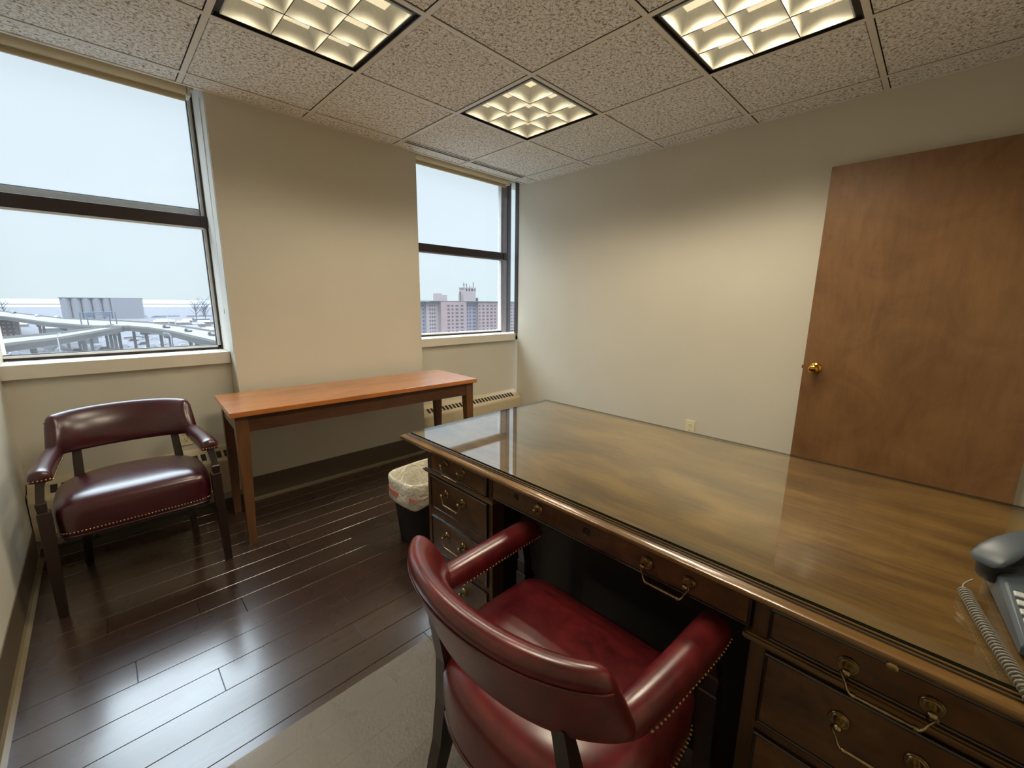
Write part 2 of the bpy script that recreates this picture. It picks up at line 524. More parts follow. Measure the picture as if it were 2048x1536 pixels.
# ------------------------------------------------------------------ ceiling lights: recessed 3x3 parabolic louvres
def make_light(label, x, y, power=1.0):
    t = thing('ceiling_light', label, 'ceiling light', (x, y, H), 0, 'recessed louvred ceiling lights')
    a, b = .292, .264
    fr = MB()   # black reveal channel
    fr.box(-a, a, -a, -a + .004, 0, .13); fr.box(-a, a, a - .004, a, 0, .13)
    fr.box(-a, -a + .004, -a, a, 0, .13); fr.box(a - .004, a, -a, a, 0, .13)
    fr.box(-a, a, -a, -b, .010, .014); fr.box(-a, a, b, a, .010, .014)
    fr.box(-a, -b, -b, b, .010, .014); fr.box(b, a, -b, b, .010, .014)
    fr.box(-a, a, -a, a, .13, .134)
    fr.obj('housing', M['fix_black'], t)
    lf = MB()
    c = b + .003
    lf.box(-c, c, -c, -b + .001, 0.003, .012); lf.box(-c, c, b - .001, c, .003, .012)
    lf.box(-c, -b + .001, -b, b, .003, .012); lf.box(b - .001, c, -b, b, .003, .012)
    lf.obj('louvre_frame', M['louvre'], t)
    s = 2 * b / 3
    for i in range(3):
        for j in range(3):
            cx, cy = -b + s * (i + .5), -b + s * (j + .5)
            lm = MB()
            rings = []
            for q in range(7):
                u = q / 6
                hw = (s / 2 - .0012) * (1 - .36 * u ** 1.9)
                rings.append([(cx + sx_ * hw, cy + sy_ * hw, .003 + .062 * u) for sx_, sy_ in ((-1, -1), (1, -1), (1, 1), (-1, 1))])
            # thicker shell keeps the blades solid
            lm.loft(rings, caps=(False, False))
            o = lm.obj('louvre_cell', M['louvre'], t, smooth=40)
    bl = MB()
    for k in (-1, 1):
        bl.box(k * s / 2 - .0012, k * s / 2 + .0012, -b, b, .0005, .004)
        bl.box(-b, b, k * s / 2 - .0012, k * s / 2 + .0012, .0005, .004)
    bl.obj('blade_edge', M['fix_black'], t)
    df = MB(); df.box(-b, b, -b, b, .068, .072)
    df.obj('diffuser', M['diffuser'], t)
    for i in range(3):
        for j in range(3):
            cx, cy = -b + s * (i + .5), -b + s * (j + .5)
            L = bpy.data.lights.new('lamp', 'SPOT')
            L.energy = LAMP_W * 4 * power
            L.color = LAMP_C
            L.spot_size = R(150); L.spot_blend = .5
            L.shadow_soft_size = .03
            lo = bpy.data.objects.new('lamp', L); C.objects.link(lo)
            lo.parent = t; lo.location = (cx, cy, .060)
    return t
make_light('square louvred ceiling light at the top left, nearest the large window', .305, -.915, .64)
make_light('square louvred ceiling light, smallest of three, in front of the narrow window', 1.525, -.915, .80)
make_light('square louvred ceiling light at the top right above the desk', 1.525, -2.135, 1.55)
make_light('square louvred ceiling light overhead near the left wall, out of the photo', .305, -2.135, 1.1)

# slot air diffuser along the ceiling edge
t = thing('air_diffuser', 'long slotted metal air diffuser in the ceiling beside the narrow window', 'air vent', (1.83, -.004, H))
b = MB()
b.box(-.60, .60, -.034, -.024, -.002, .010); b.box(-.60, .60, .024, .034, -.002, .010)
b.box(-.60, -.594, -.028, .028, -.002, .010); b.box(.594, .60, -.028, .028, -.002, .010)
b.box(-.594, .594, -.003, .003, -.001, .010)
b.obj('frame', M['grid'], t)
b = MB(); b.box(-.594, .594, -.024, -.003, .002, .010); b.box(-.594, .594, .003, .024, .002, .010)
b.obj('slot', M['black'], t)

# ------------------------------------------------------------------ windows
def win_root(name, loc=(0, 0, 0)):
    o = bpy.data.objects.new(name, None); C.objects.link(o); o['kind'] = 'structure'; o.location = loc
    return o
w1 = win_root('window_1')
b = MB(); b.box(-.82, .101, .26, .45, .887, .957, bevel=.002); b.obj('window_sill', M['sill'], w1)
b = MB()
b.box(-.82, .0775, .432, .49, 1.702, 1.770, bevel=.004)
b.box(.093, .1025, .445, .50, .957, 2.45)
b.box(-.82, .1025, .462, .50, .957, .972)
b.box(-.82, .0775, .49, .496, 1.812, 1.817)
b.box(.062, .1025, .430, .46, 1.702, 1.770, bevel=.003)
b.obj('window_frame', M['frame_dark'], w1)
b = MB()
b.box(.078, .093, .455, .50, .972, 2.45); b.box(-.82, .093, .455, .50, .972, .984)
b.box(-.82, .0775, .432, .445, 1.690, 1.702, bevel=.002)
b.obj('glazing_bead', M['frame_white'], w1)
b = MB(); b.box(.074, .078, .468, .49, .984, 2.45); b.box(-.82, .078, .468, .49, .984, .988); b.obj('gasket', M['frame_dark'], w1)
b = MB(); b.box(-.82, .078, .497, .515, 1.772, 1.812); b.obj('sash_rail', M['frame_white'], w1)
b = MB(); b.box(-.82, .0775, .477, .481, .986, 1.70); b.obj('glass_pane', M['pane'], w1)
b = MB(); b.box(-.82, .0775, .477, .481, 1.77, 2.45); b.obj('glass_pane', M['pane'], w1)

w2 = win_root('window_2')
b = MB(); b.box(1.412, 2.612, .26, .45, .887, .957, bevel=.002); b.box(2.612, 3.60, .29, .45, .887, .957, bevel=.002); b.obj('window_sill', M['sill'], w2)
b = MB()
b.box(1.41, 2.60, .432, .49, 1.700, 1.768, bevel=.004)
b.box(2.664, 2.708, .437, .50, .957, 2.45)
b.box(1.41, 2.60, .462, .50, .957, .972)
b.box(2.60, 3.60, .462, .50, .957, .972)
b.box(2.613, 2.735, .240, .283, .957, 2.45)
b.box(2.60, 2.664, .425, .46, 1.700, 1.768, bevel=.003)
b.obj('window_frame', M['frame_dark'], w2)
b = MB(); b.box(2.596, 2.664, .445, .50, .957, 2.45); b.box(1.41, 2.60, .432, .445, 1.688, 1.70, bevel=.002)
b.obj('mullion', M['frame_grey'], w2)
b = MB(); b.box(2.584, 2.596, .455, .50, .972, 2.45); b.box(1.41, 2.584, .455, .50, .972, .984); b.obj('glazing_bead', M['frame_white'], w2)
b = MB(); b.box(1.41, 2.584, .477, .481, .984, 1.70); b.obj('glass_pane', M['pane'], w2)
b = MB(); b.box(1.41, 2.584, .477, .481, 1.768, 2.45); b.obj('glass_pane', M['pane'], w2)
b = MB(); b.box(2.712, 3.60, .477, .481, .972, 2.45); b.obj('glass_pane', M['pane'], w2)
b = MB(); b.box(2.655, 2.661, .283, .437, .960, 2.45); b.obj('side_glass', M['stub_glass'], w2)

def roller_shade(label, x0, x1, yc=.215, zc=2.385):
    t = thing('roller_shade', label, 'roller shade', ((x0 + x1) / 2, yc, zc), 0, 'rolled-up roller shades')
    h = (x1 - x0) / 2
    b = MB(); b.lathe([(.036, -h + .012), (.036, h - .012)], 28, axis='x'); b.obj('fabric_roll', M['shade'], t, smooth=40)
    b = MB(); b.box(-h + .012, h - .012, .014, .018, -.05, -.01); b.box(-h + .012, h - .012, .008, .024, -.062, -.046, bevel=.004); b.obj('hem_bar', M['shade'], t)
    for sgn in (-1, 1):
        b = MB(); b.box(sgn * h - .006, sgn * h + .006, -.03, .045, -.045, .04, bevel=.002); b.obj('bracket', M['sill'], t)
    return t
rs = roller_shade('cream roller shade rolled up above the large left window', -.80, .048)
b = MB(); b.tube([(.475, .03, -.02), (.478, .05, -.5), (.48, .06, -1.0), (.48, .06, -1.17)], .0022, 6)
o = b.obj('pull_cord', M['cord_white'], rs, smooth=60)
b = MB(); b.lathe([(.002, -1.20), (.006, -1.195), (.006, -1.175), (.002, -1.165)], 10, at=(.48, .06, 0)); b.obj('cord_weight', M['cord_white'], o, smooth=60)
roller_shade('cream roller shade rolled up above the narrow window by the corner', 1.425, 2.44)
roller_shade('cream roller shade glimpsed through the thin glass strip at the corner', 2.76, 3.5, .33, 2.37)

# ------------------------------------------------------------------ baseboards
def baseboard(name, x0, x1, y0, y1, nx, ny):
    # vinyl cove base: flat face, small rounded toe (nx, ny) is the direction into the room
    t = win_root(name)
    b = MB()
    if ny:
        b.box(x0, x1, y0 - .004, y0, .012, .156, bevel=.001, seg=1)
    else:
        b.box(x0, x0 + .004, y0, y1, .012, .156, bevel=.001, seg=1)
    b.obj('cove_face', M['rubber'], t)
    b = MB()
    if ny:
        rings = [[(x, y0, 0.0005), (x, y0 - .022, .0005), (x, y0 - .022, .003), (x, y0 - .010, .008), (x, y0 - .0042, .02), (x, y0, .02)] for x in (x0, x1)]
    else:
        rings = [[(x0, y, .0005), (x0 + .022, y, .0005), (x0 + .022, y, .003), (x0 + .010, y, .008), (x0 + .0042, y, .02), (x0, y, .02)] for y in (y0, y1)]
    b.loft(rings); b.obj('cove_toe', M['rubber_toe'], t)
baseboard('baseboard_back', .105, 1.41, YP, YP, 0, -1)
baseboard('baseboard_left', XL, XL, YB, .16, 1, 0)

# ------------------------------------------------------------------ heaters
def heater(label, x0, x1):
    t = thing('baseboard_heater', label, 'heater', ((x0 + x1) / 2, .286, 0), 0, 'enamel baseboard heaters')
    h = (x1 - x0) / 2
    b = MB()
    prof = [(0, .372), (-.008, .376), (-.014, .366), (-.034, .348), (-.104, .306), (-.114, .300), (-.118, .288), (-.118, .092), (-.112, .088), (-.112, .284), (-.010, .34), (0, .34)]
    # front face and sloping hood
    rings = [[(x, y_, z_) for y_, z_ in prof] for x in (-h, h)]
    b.loft(rings)
    b.box(-h, -h + .004, -.112, 0, .09, .33); b.box(h - .004, h, -.112, 0, .09, .33)
    b.obj('cover', M['heater'], t)
    # louvre slots cut through the slope: dark openings set in the hood
    n = max(4, int((2 * h - .14) / .0385))
    d = Vector((0, -.070, -.042)).normalized()
    nrm = Vector((0, -.042, .070)).normalized()
    sl = MB()
    for k in range(n):
        cx = -h + .09 + k * (2 * h - .18) / (n - 1)
        cpt = Vector((cx, -.066, .3290))
        hw = .0125
        ring = []
        for lift in (-.001, .0012):
            ring.append([cpt + Vector((sx_ * hw, 0, 0)) + d * (sy_ * .027) + nrm * lift for sx_, sy_ in ((-1, -1), (1, -1), (1, 1), (-1, 1))])
        sl.loft(ring)
    sl.obj('vent_slots', M['black'], t)
    b = MB(); b.box(-h + .01, h - .01, -.10, -.02, .10, .2); b.obj('heating_fin', M['black'], t)
    return t
heater('cream metal baseboard heater under the large window, behind the lone armchair', -.815, .10)
heater('cream metal baseboard heater under the narrow window by the corner', 1.415, 2.612)

# ------------------------------------------------------------------ outlets
def outlet(label, loc, rotz):
    t = thing('wall_outlet', label, 'outlet', loc, rotz, 'ivory duplex wall outlets')
    b = MB(); b.box(-.035, .035, -.006, 0, -.0575, .0575, bevel=.003); b.obj('cover_plate', M['ivory'], t)
    for z in (.02, -.02):
        b = MB()
        pr = [(.0165 * math.cos(a), .0145 * math.sin(a)) for a in [2 * math.pi * k / 16 for k in range(16)]]
        b.loft([[(x, yy, z + zz) for x, zz in pr] for yy in (-.0085, -.004)])
        o = b.obj('socket', M['ivory'], t)
        b = MB()
        b.box(-.0075, -.0052, -.0092, -.008, z - .001, z + .008); b.box(.0052, .0075, -.0092, -.008, z, z + .007)
        b.lathe([(.0024, -.0092), (.0024, -.008)], 8, at=(0, 0, z - .008), axis='y')
        b.obj('slot', M['black'], o)
    b = MB(); b.lathe([(.002, -.0075), (.003, -.006)], 8, axis='y'); b.obj('screw', M['ivory'], t)
    return t
outlet('ivory duplex outlet on the right wall just above the far desk edge', (XR, -1.60, .358), R(90) * -1)
outlet('ivory duplex outlet on the wall behind the lone armchair, under the sill', (-.17, .29, .465), 0)

# ------------------------------------------------------------------ door leaf, standing open against the right wall
d = win_root('door_1', (2.555, -2.262, .008))
b = MB(); b.box(0, .044, -.915, 0, 0, 2.018, bevel=.0015); b.obj('door_leaf', M['door'], d)
b = MB()
b.lathe([(.0325, 0), (.0325, .004), (.028, .009), (.016, .012), (.0115, .016), (.011, .030), (.016, .036), (.024, .044), (.0275, .054), (.026, .064), (.018, .071), (.006, .073)], 28, at=(0, -.062, .898), axis='-x')
o = b.obj('door_knob', M['brass_bright'], d, smooth=50)
b = MB(); b.box(.012, .032, 0, .0015, .87, .926); b.box(.016, .028, 0, .010, .888, .908, bevel=.002); b.obj('latch', M['brass_bright'], d)
for z in (.2, 1.0, 1.8):
    b = MB(); b.lathe([(.006, z), (.006, z + .1)], 12, at=(-.004, -.921, 0)); b.obj('hinge', M['brass_bright'], d, smooth=50)

# ------------------------------------------------------------------ desk
DX0, DX1, DY0, DY1 = .345, 1.225, -3.125, -1.345
desk = thing('desk', 'large dark walnut pedestal desk with brass pulls under a glass sheet', 'desk', (DX0, DY1, 0))
LX, LY = DX1 - DX0, DY0 - DY1      # local: x 0..LX, y 0..LY(negative)
def rect(i, z, n=0): return [(i, LY + i, z), (LX - i, LY + i, z), (LX - i, -i, z), (i, -i, z)]
b = MB(); b.box(.030, LX - .030, LY + .030, -.030, .722, .7565, bevel=.001, seg=1)
b.obj('desktop', M['desk_top'], desk)
b = MB()
prof = [(.031, .7565), (.026, .7562), (.0245, .7535), (.0215, .7532), (.0200, .7500), (.0150, .7490), (.0070, .7480), (.0015, .7445), (0, .7400), (.0005, .7355), (.0040, .7318), (.0085, .7305), (.0110, .7270), (.0160, .7235), (.0240, .7215), (.0300, .7150), (.0340, .7150), (.06, .716)]
b.loft([rect(i, z) for i, z in prof], caps=(False, False)); b.obj('edge_moulding', M['desk_edge'], desk, smooth=35)
b = MB()
for i0, i1, z0, z1 in ((.0252, .0236, .7562, .7539), (.0208, .0196, .7526, .7503), (.0100, .0112, .7302, .7280)):
    b.loft([rect(i0 - .0008, z0), rect(i1 - .0010, z1)], caps=(False, False))
b.obj('dark_groove', M['desk_dark'], desk)
FX = .052                 # face of the frame, local x
def ly(w): return w - DY1
pedL = (ly(-1.845), ly(-1.462)); pedR = (ly(-3.022), ly(-2.625))
for (a, c) in (pedL, pedR):
    b = MB()
    b.box(FX, LX - .052, a, c, .09, .716, bevel=.002)
    b.box(FX - .012, LX - .040, a - .008, c + .008, 0, .085, bevel=.003)
    b.box(FX - .007, LX - .045, a - .004, c + .004, .085, .097, bevel=.004)
    b.obj('pedestal', M['desk_body'], desk)
    b = MB()
    for (z0, z1, o_) in ((.6165, .6205, .010), (.6205, .6285, .013), (.6285, .6315, .008)):
        b.box(FX - o_, LX - .052 + o_, a - o_, c + o_, z0, z1, bevel=.0015)
    b.obj('waist_moulding', M['desk_edge'], desk)
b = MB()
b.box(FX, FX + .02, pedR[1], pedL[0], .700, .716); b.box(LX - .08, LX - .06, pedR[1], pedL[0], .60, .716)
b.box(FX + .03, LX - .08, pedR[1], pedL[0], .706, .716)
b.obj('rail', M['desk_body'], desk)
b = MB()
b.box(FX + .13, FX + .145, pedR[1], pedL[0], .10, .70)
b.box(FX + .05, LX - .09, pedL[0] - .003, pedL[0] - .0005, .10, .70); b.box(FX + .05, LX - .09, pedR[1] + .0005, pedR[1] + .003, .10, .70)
b.obj('shaded_modesty_panel', M['desk_inner'], desk)  # near-black panel and side linings paint the shade inside the knee hole
def drawer(y0, y1, z0, z1, handles=(), knobs=(), holes=(), keyhole=None, badge=None, k=1.0):
    """front with a thin dark moulded lip all round"""
    b = MB()
    b.box(FX - .006, FX + .002, y0 + .006, y1 - .006, z0 + .006, z1 - .006, bevel=.0015)
    dr = b.obj('drawer', M['desk_drawer'], desk)
    b = MB()
    w_ = .0065
    pts = [(0, .0), (.009, .001), (.0105, .004), (.0095, .0065), (.006, w_ + .001), (0, w_ + .001)]
    rings = []
    for (yy, zz, sy_, sz_) in ((y0, z0, 1, 1), (y1, z0, -1, 1), (y1, z1, -1, -1), (y0, z1, 1, -1)):
        rings.append([(FX - dx + .001, yy + sy_ * off, zz + sz_ * off) for dx, off in pts])
    b.loft(rings, wrap=True)
    b.obj('drawer_lip', M['desk_dark'], dr)
    fx = FX - .0075
    for (cy, cz, half, drop) in handles:
        hb = MB()
        for s_ in (-1, 1):
            yy = cy + s_ * half
            hb.lathe([(.016 * k, 0), (.016 * k, .0015), (.0145 * k, .0032), (.0125 * k, .003), (.0115 * k, .0045), (.009 * k, .005), (.0075 * k, .0048)], 24, at=(fx, yy, cz), axis='-x')
            hb.lathe([(.0055 * k, .003), (.0042 * k, .010), (.0042 * k, .015), (.0068 * k, .019), (.0072 * k, .0225), (.005 * k, .026), (.0015, .0275)], 16, at=(fx, yy, cz), axis='-x')
        x_ = fx - .018
        P = []
        for s_ in (-1, 1):
            e = cy + s_ * half
            seg = [(x_, e + s_ * .0045, cz + .001), (x_, e + s_ * .007, cz - .006), (x_, e + s_ * .004, cz - drop * .35), (x_ - .001, e - s_ * .001, cz - drop * .6), (x_ - .002, e - s_ * .004, cz - drop * .85), (x_ - .003, e - s_ * .009, cz - drop)]
            hb.tube(seg, [.0028, .003, .0026, .0022, .0024, .003], 8)
            hb.lathe([(.001, -.0055), (.0042, -.003), (.0048, 0), (.0042, .003), (.001, .0055)], 12, at=(x_ - .003, e - s_ * .013, cz - drop), axis='y')
        hb.tube([(x_ - .003, cy - half + .013, cz - drop), (x_ - .003, cy - half + .03, cz - drop), (x_ - .003, cy, cz - drop), (x_ - .003, cy + half - .03, cz - drop), (x_ - .003, cy + half - .013, cz - drop)], [.0028, .0034, .0040, .0034, .0028], 10)
        hb.obj('bail_handle', M['brass'], dr, smooth=45)
    for (cy, cz) in knobs:
        hb = MB()
        hb.lathe([(.0165, 0), (.0165, .0015), (.015, .003), (.0125, .003), (.0115, .0045), (.008, .005), (.0055, .006), (.0042, .010), (.0045, .013), (.0062, .016), (.0058, .020), (.002, .022)], 24, at=(fx, cy, cz), axis='-x')
        hb.obj('knob', M['brass'], dr, smooth=45)
    for (cy, cz) in holes:
        hb = MB(); hb.lathe([(.0115, -.0006), (.011, .0004), (.010, .0002), (.004, -.0002), (.0035, .0004), (.001, .0006)], 20, at=(fx, cy, cz), axis='-x'); hb.obj('screw_mark', M['desk_dark'], dr, smooth=40)
    if badge:
        hb = MB(); hb.lathe([(.0085, 0), (.0085, .002), (.0075, .003), (.001, .0032)], 20, at=(fx - .001, badge[0], badge[1]), axis='-x'); hb.obj('keyhole_cover', M['nail'], dr, smooth=45)
    return dr
a, c = pedL
a0, c0 = a + .018, c - .028
hm = ly(-1.645)
drawer(a0, c0, .6345, .7095, [(hm, .684, .050, .034)])
drawer(a0, c0, .476, .6115, [(hm, .565, .050, .034)])
drawer(a0, c0, .292, .442, [(hm, .392, .050, .034)])
drawer(a0, c0, .108, .270, [(hm, .205, .050, .034)])
a, c = pedR
a0, c0 = a + .022, c - .028
hm = ly(-2.828)
drawer(a0, c0, .6345, .7055, [(hm, .664, .052, .036)], badge=(hm, .6995), k=1.0)
drawer(a0, c0, .442, .6065, [(hm, .551, .050, .036)], k=1.0)
drawer(a0, c0, .108, .420, [(hm, .33, .050, .036)])
drawer(pedR[1] + .002, pedL[0] - .002, .640, .712, [(ly(-2.448), .676, .050, .036)], knobs=[(ly(-2.055), .682)], holes=[(ly(-1.962), .685), (ly(-2.225), .680)])

# glass sheet lying on the desk
b = MB(); b.box(DX0 + .028, DX1 - .024, DY0 + .028, DY1 - .038, .7570, .7632)
gp = b.obj('desk_glass', [M['desk_glass'], M['desk_glass_edge']])
for f in gp.data.polygons:
    f.material_index = 1 if abs(f.normal.z) < .5 else 0
tag(gp, 'clear glass sheet with green edges lying on the walnut desk', 'glass top')

# ------------------------------------------------------------------ console table
tb = thing('console_table', 'long narrow orange-brown wooden table standing against the pier between the windows', 'table', (.7075, -.2095, 0), R(-3.0))
hx, hy = .755, .2625
b = MB(); b.box(-hx, hx, -hy, hy, .700, .728, bevel=.003); b.obj('tabletop', M['table_top'], tb)
b = MB()
b.box(-hx + .06, hx - .06, -hy + .028, -hy + .050, .612, .700); b.box(-hx + .06, hx - .06, hy - .050, hy - .028, .612, .700)
b.box(-hx + .028, -hx + .050, -hy + .06, hy - .06, .612, .700); b.box(hx - .050, hx - .028, -hy + .06, hy - .06, .612, .700)
b.obj('apron', M['table_apron'], tb)
for sx_ in (-1, 1):
    for sy_ in (-1, 1):
        ox, oy = sx_ * (hx - .022), sy_ * (hy - .022)
        def q(wd, z): return [(ox, oy, z), (ox - sx_ * wd, oy, z), (ox - sx_ * wd, oy - sy_ * wd, z), (ox, oy - sy_ * wd, z)]
        b = MB()
        ring = [q(.034, 0), q(.058, .60), q(.058, .700)]
        b.loft(ring); b.obj('leg', M['table_leg'], tb)

# ------------------------------------------------------------------ leather armchairs
def superpt(a, rx, ry, n):
    c_, s_ = math.cos(a), math.sin(a)
    return (rx * math.copysign(abs(c_) ** (2 / n), c_), ry * math.copysign(abs(s_) ** (2 / n), s_))
def seat_outline(k, z, N=40, dz=None):
    """D-shaped: square front (-y), rounded rear (+y)"""
    r = []
    for i in range(N):
        a = 2 * math.pi * i / N
        x, yv = superpt(a, .266, 1, 8 if math.sin(a) < 0 else 2.6)
        if yv < 0: y_ = yv * .258
        else: y_ = yv * .185
        if math.sin(a) > 0: x *= (1 - .12 * (yv ** 2))
        r.append((x * k, -.015 + (y_ + .0) * k, z))
    return r
def make_chair(label, lea):
    t = thing('armchair', label, 'armchair')
    b = MB()
    b.loft([seat_outline(k, z) for z, k in ((.320, .95), (.324, .985), (.350, .992), (.405, 1.0), (.435, .995), (.455, .965), (.470, .90), (.482, .78), (.489, .6), (.493, .35), (.494, .12))])
    seat = b.obj('seat', lea, t, sub=1)
    b = MB()
    ol = seat_outline(.978, .326)
    b.tube(ol + [ol[0]], .0042, 8); b.obj('piping', lea, seat, smooth=180)
    # nailheads along the front and sides of the seat
    b = MB()
    pts = [Vector(p) for p in seat_outline(1.0, .345, 1600)]
    pts.append(pts[0].copy())
    even = [pts[0]]; need = .0115; 
    for p_, q_ in zip(pts, pts[1:]):
        l_ = (q_ - p_).length; f_ = 0
        while l_ - f_ > need:
            f_ += need; even.append(p_.lerp(q_, f_ / l_)); need = .0115
        need -= (l_ - f_)
    for p in even:
        if p.y < .06:
            n_ = Vector((p.x, p.y * 1.0, 0)); 
            if p.y < -.255: n_ = Vector((0, -1, 0))
            elif abs(p.x) > .2: n_ = Vector((math.copysign(1, p.x), 0, 0))
            n_.normalize()
            u_ = n_.cross(Vector((0, 0, 1))); v_ = Vector((0, 0, 1))
            rr_ = .0036
            rings = [[p + n_ * h_ + (u_ * math.cos(q_) + v_ * math.sin(q_)) * r_ for q_ in [math.pi / 3 * k_ for k_ in range(6)]] for r_, h_ in ((rr_, -.004), (rr_ * .95, .0002), (rr_ * .5, .0020))]
            b.loft(rings)
    b.obj('nailhead_trim', M['nail'], seat, smooth=60)
    # curved upholstered back
    def arc(s, xe, yc, ye):
        # s -1..1; centre (0,yc), ends (+-xe, ye)
        a = s * R(72)
        return Vector((xe * math.sin(a) / math.sin(R(72)), ye + (yc - ye) * ((math.cos(a) - math.cos(R(72))) / (1 - math.cos(R(72)))), 0))
    prof = [(.30, .00), (.42, .06), (.46, .25), (.50, .55), (.52, .82), (.42, .95), (.18, 1.02), (-.15, 1.02), (-.42, .94), (-.66, .78), (-.78, .55), (-.74, .30), (-.56, .10), (-.35, .0), (0, -.02)]
    N = 29
    rings = []
    for i in range(N):
        s = -1 + 2 * i / (N - 1)
        Bp = arc(s, .266, .168, .052) + Vector((0, 0, .588 - .008 * (1 - s * s)))
        Tp = arc(s, .250, .226, .128) + Vector((0, 0, .752 + .014 * (1 - s * s)))
        a_ = arc(min(1, s + .02), .26, .2, .09) - arc(max(-1, s - .02), .26, .2, .09)
        nrm = Vector((0, 0, 1)).cross(a_).normalized()
        th = .046 + .008 * (1 - s * s)
        e_ = max(0, abs(s) - .90) / .10
        kk = (1 - .55 * e_ ** 2.2)
        mid = (Bp + Tp) / 2
        ring = []
        for u_, v_ in prof:
            base = Bp.lerp(Tp, .5 + (v_ - .5) * (1 - .14 * e_ ** 2))
            ring.append(base + nrm * (u_ * th * kk))
        rings.append(ring)
    b = MB(); b.loft(rings)
    back = b.obj('backrest', lea, t, sub=1)
    # welt along the rear top edge
    b = MB()
    seam = [r[4] + (r[4] - (r[4] + r[9]) / 2).normalized() * -.0005 for r in rings[1:-1]]
    b.tube(seam, .0022, 6); b.obj('piping', lea, back, smooth=180)
    # arms
    for sg in (-1, 1):
        path = [(.240, .100, .612), (.246, .060, .610), (.252, .01, .608), (.258, -.06, .605), (.264, -.14, .604), (.268, -.21, .603), (.269, -.262, .602), (.269, -.280, .601)]
        wds = [.022, .030, .033, .034, .035, .0365, .036, .031]
        hgt = [.022, .026, .028, .028, .028, .028, .027, .019]
        rings = []
        for (x, y_, z), wd, hh in zip(path, wds, hgt):
            r = []
            for (u_, v_) in ((-.9, -1.0), (-1.0, -.85), (-1.0, -.25), (-.93, .25), (-.72, .68), (-.38, .93), (0, 1.0), (.38, .93), (.72, .68), (.93, .25), (1.0, -.25), (1.0, -.85), (.9, -1.0), (0, -1.0)):
                r.append((sg * (x + u_ * wd), y_, z + v_ * hh))
            rings.append(r)
        b = MB(); b.loft(rings)
        arm = b.obj('armrest', lea, t, sub=1)
        b = MB()
        def nail(p, n_):
            p = Vector(p); n_ = Vector(n_).normalized(); u_ = n_.cross(Vector((0, 0, 1))); v_ = Vector((0, 0, 1))
            b.loft([[p + n_ * h_ + (u_ * math.cos(q_) + v_ * math.sin(q_)) * r_ for q_ in [math.pi / 3 * k_ for k_ in range(6)]] for r_, h_ in ((.0034, -.003), (.0032, .0004), (.0017, .0021))])
        for side in (-1, 1):
            y_ = .035
            while y_ > -.268:
                # interpolate along the arm path
                for k_ in range(len(path) - 1):
                    if path[k_][1] >= y_ >= path[k_ + 1][1]:
                        f_ = (path[k_][1] - y_) / (path[k_][1] - path[k_ + 1][1])
                        xx = path[k_][0] * (1 - f_) + path[k_ + 1][0] * f_; ww = wds[k_] * (1 - f_) + wds[k_ + 1] * f_
                        break
                nail((sg * (xx + side * (ww - .0006)), y_, .584), (sg * side, 0, 0))
                y_ -= .0115
        for k_ in range(6):
            nail((sg * (.269 + (-.0275 + .011 * k_)), -.2795, .590), (0, -1, 0))
        b.obj('nailhead_trim', M['nail'], arm, smooth=60)
        # front leg with stepped arm support
        b = MB()
        def sq(cx, cy, z, wx, wy): return [(cx - wx, cy - wy, z), (cx + wx, cy - wy, z), (cx + wx, cy + wy, z), (cx - wx, cy + wy, z)]
        b.loft([sq(sg * .284, -.262, 0, .0145, .015), sq(sg * .282, -.258, .20, .017, .018), sq(sg * .279, -.252, .36, .019, .020), sq(sg * .279, -.250, .452, .019, .020), sq(sg * .279, -.250, .456, .017, .018)])
        b.loft([sq(sg * .281, -.250, .456, .0135, .016), sq(sg * .282, -.251, .492, .0150, .017), sq(sg * .282, -.251, .497, .012, .014), sq(sg * .277, -.238, .545, .012, .014), sq(sg * .270, -.225, .580, .015, .018)])
        b.obj('leg', M['chair_wood'], t)
        # rear leg, running up to the backrest
        b = MB()
        b.loft([sq(sg * .212, .185, 0, .014, .016), sq(sg * .205, .150, .10, .015, .018), sq(sg * .197, .122, .22, .017, .021), sq(sg * .190, .112, .34, .018, .022), sq(sg * .184, .116, .46, .017, .018), sq(sg * .180, .138, .56, .016, .013), sq(sg * .178, .150, .61, .015, .010)])
        b.obj('leg', M['chair_wood'], t)
    b = MB()
    b.box(-.235, .235, -.225, -.205, .298, .328, bevel=.002); b.box(-.19, .19, .085, .105, .298, .328, bevel=.002)
    for sg in (-1, 1): b.box(sg * .235 - .01, sg * .235 + .01, -.22, .09, .298, .328, bevel=.002)
    b.obj('seat_rail', M['chair_wood'], t)
    return t
ch1 = make_chair('dark burgundy leather armchair with nailhead trim, alone under the large window', M['leather'])
ch1['group'] = 'burgundy leather armchairs'
ch1.location = (-.427, -.205, 0)
ch2 = copy_tree(ch1)
for o in [ch2] + list(ch2.children_recursive):
    if o.type == 'MESH' and o.data.materials[0] == M['leather']:
        o.data = o.data.copy(); o.data.materials[0] = M['leather_red']
ch2['label'] = 'red leather armchair with curved back pulled up to the walnut desk'
ch2.location = (.136, -2.288, .0035); ch2.rotation_euler = (0, 0, R(90))

# ------------------------------------------------------------------ chair mat
b = MB(); b.box(-.62, .31, -2.86, -1.59, .0005, .0032, bevel=.001, seg=1)
tag(b.obj('chair_mat', M['mat']), 'clear textured vinyl mat on the floor under the red armchair', 'floor mat')

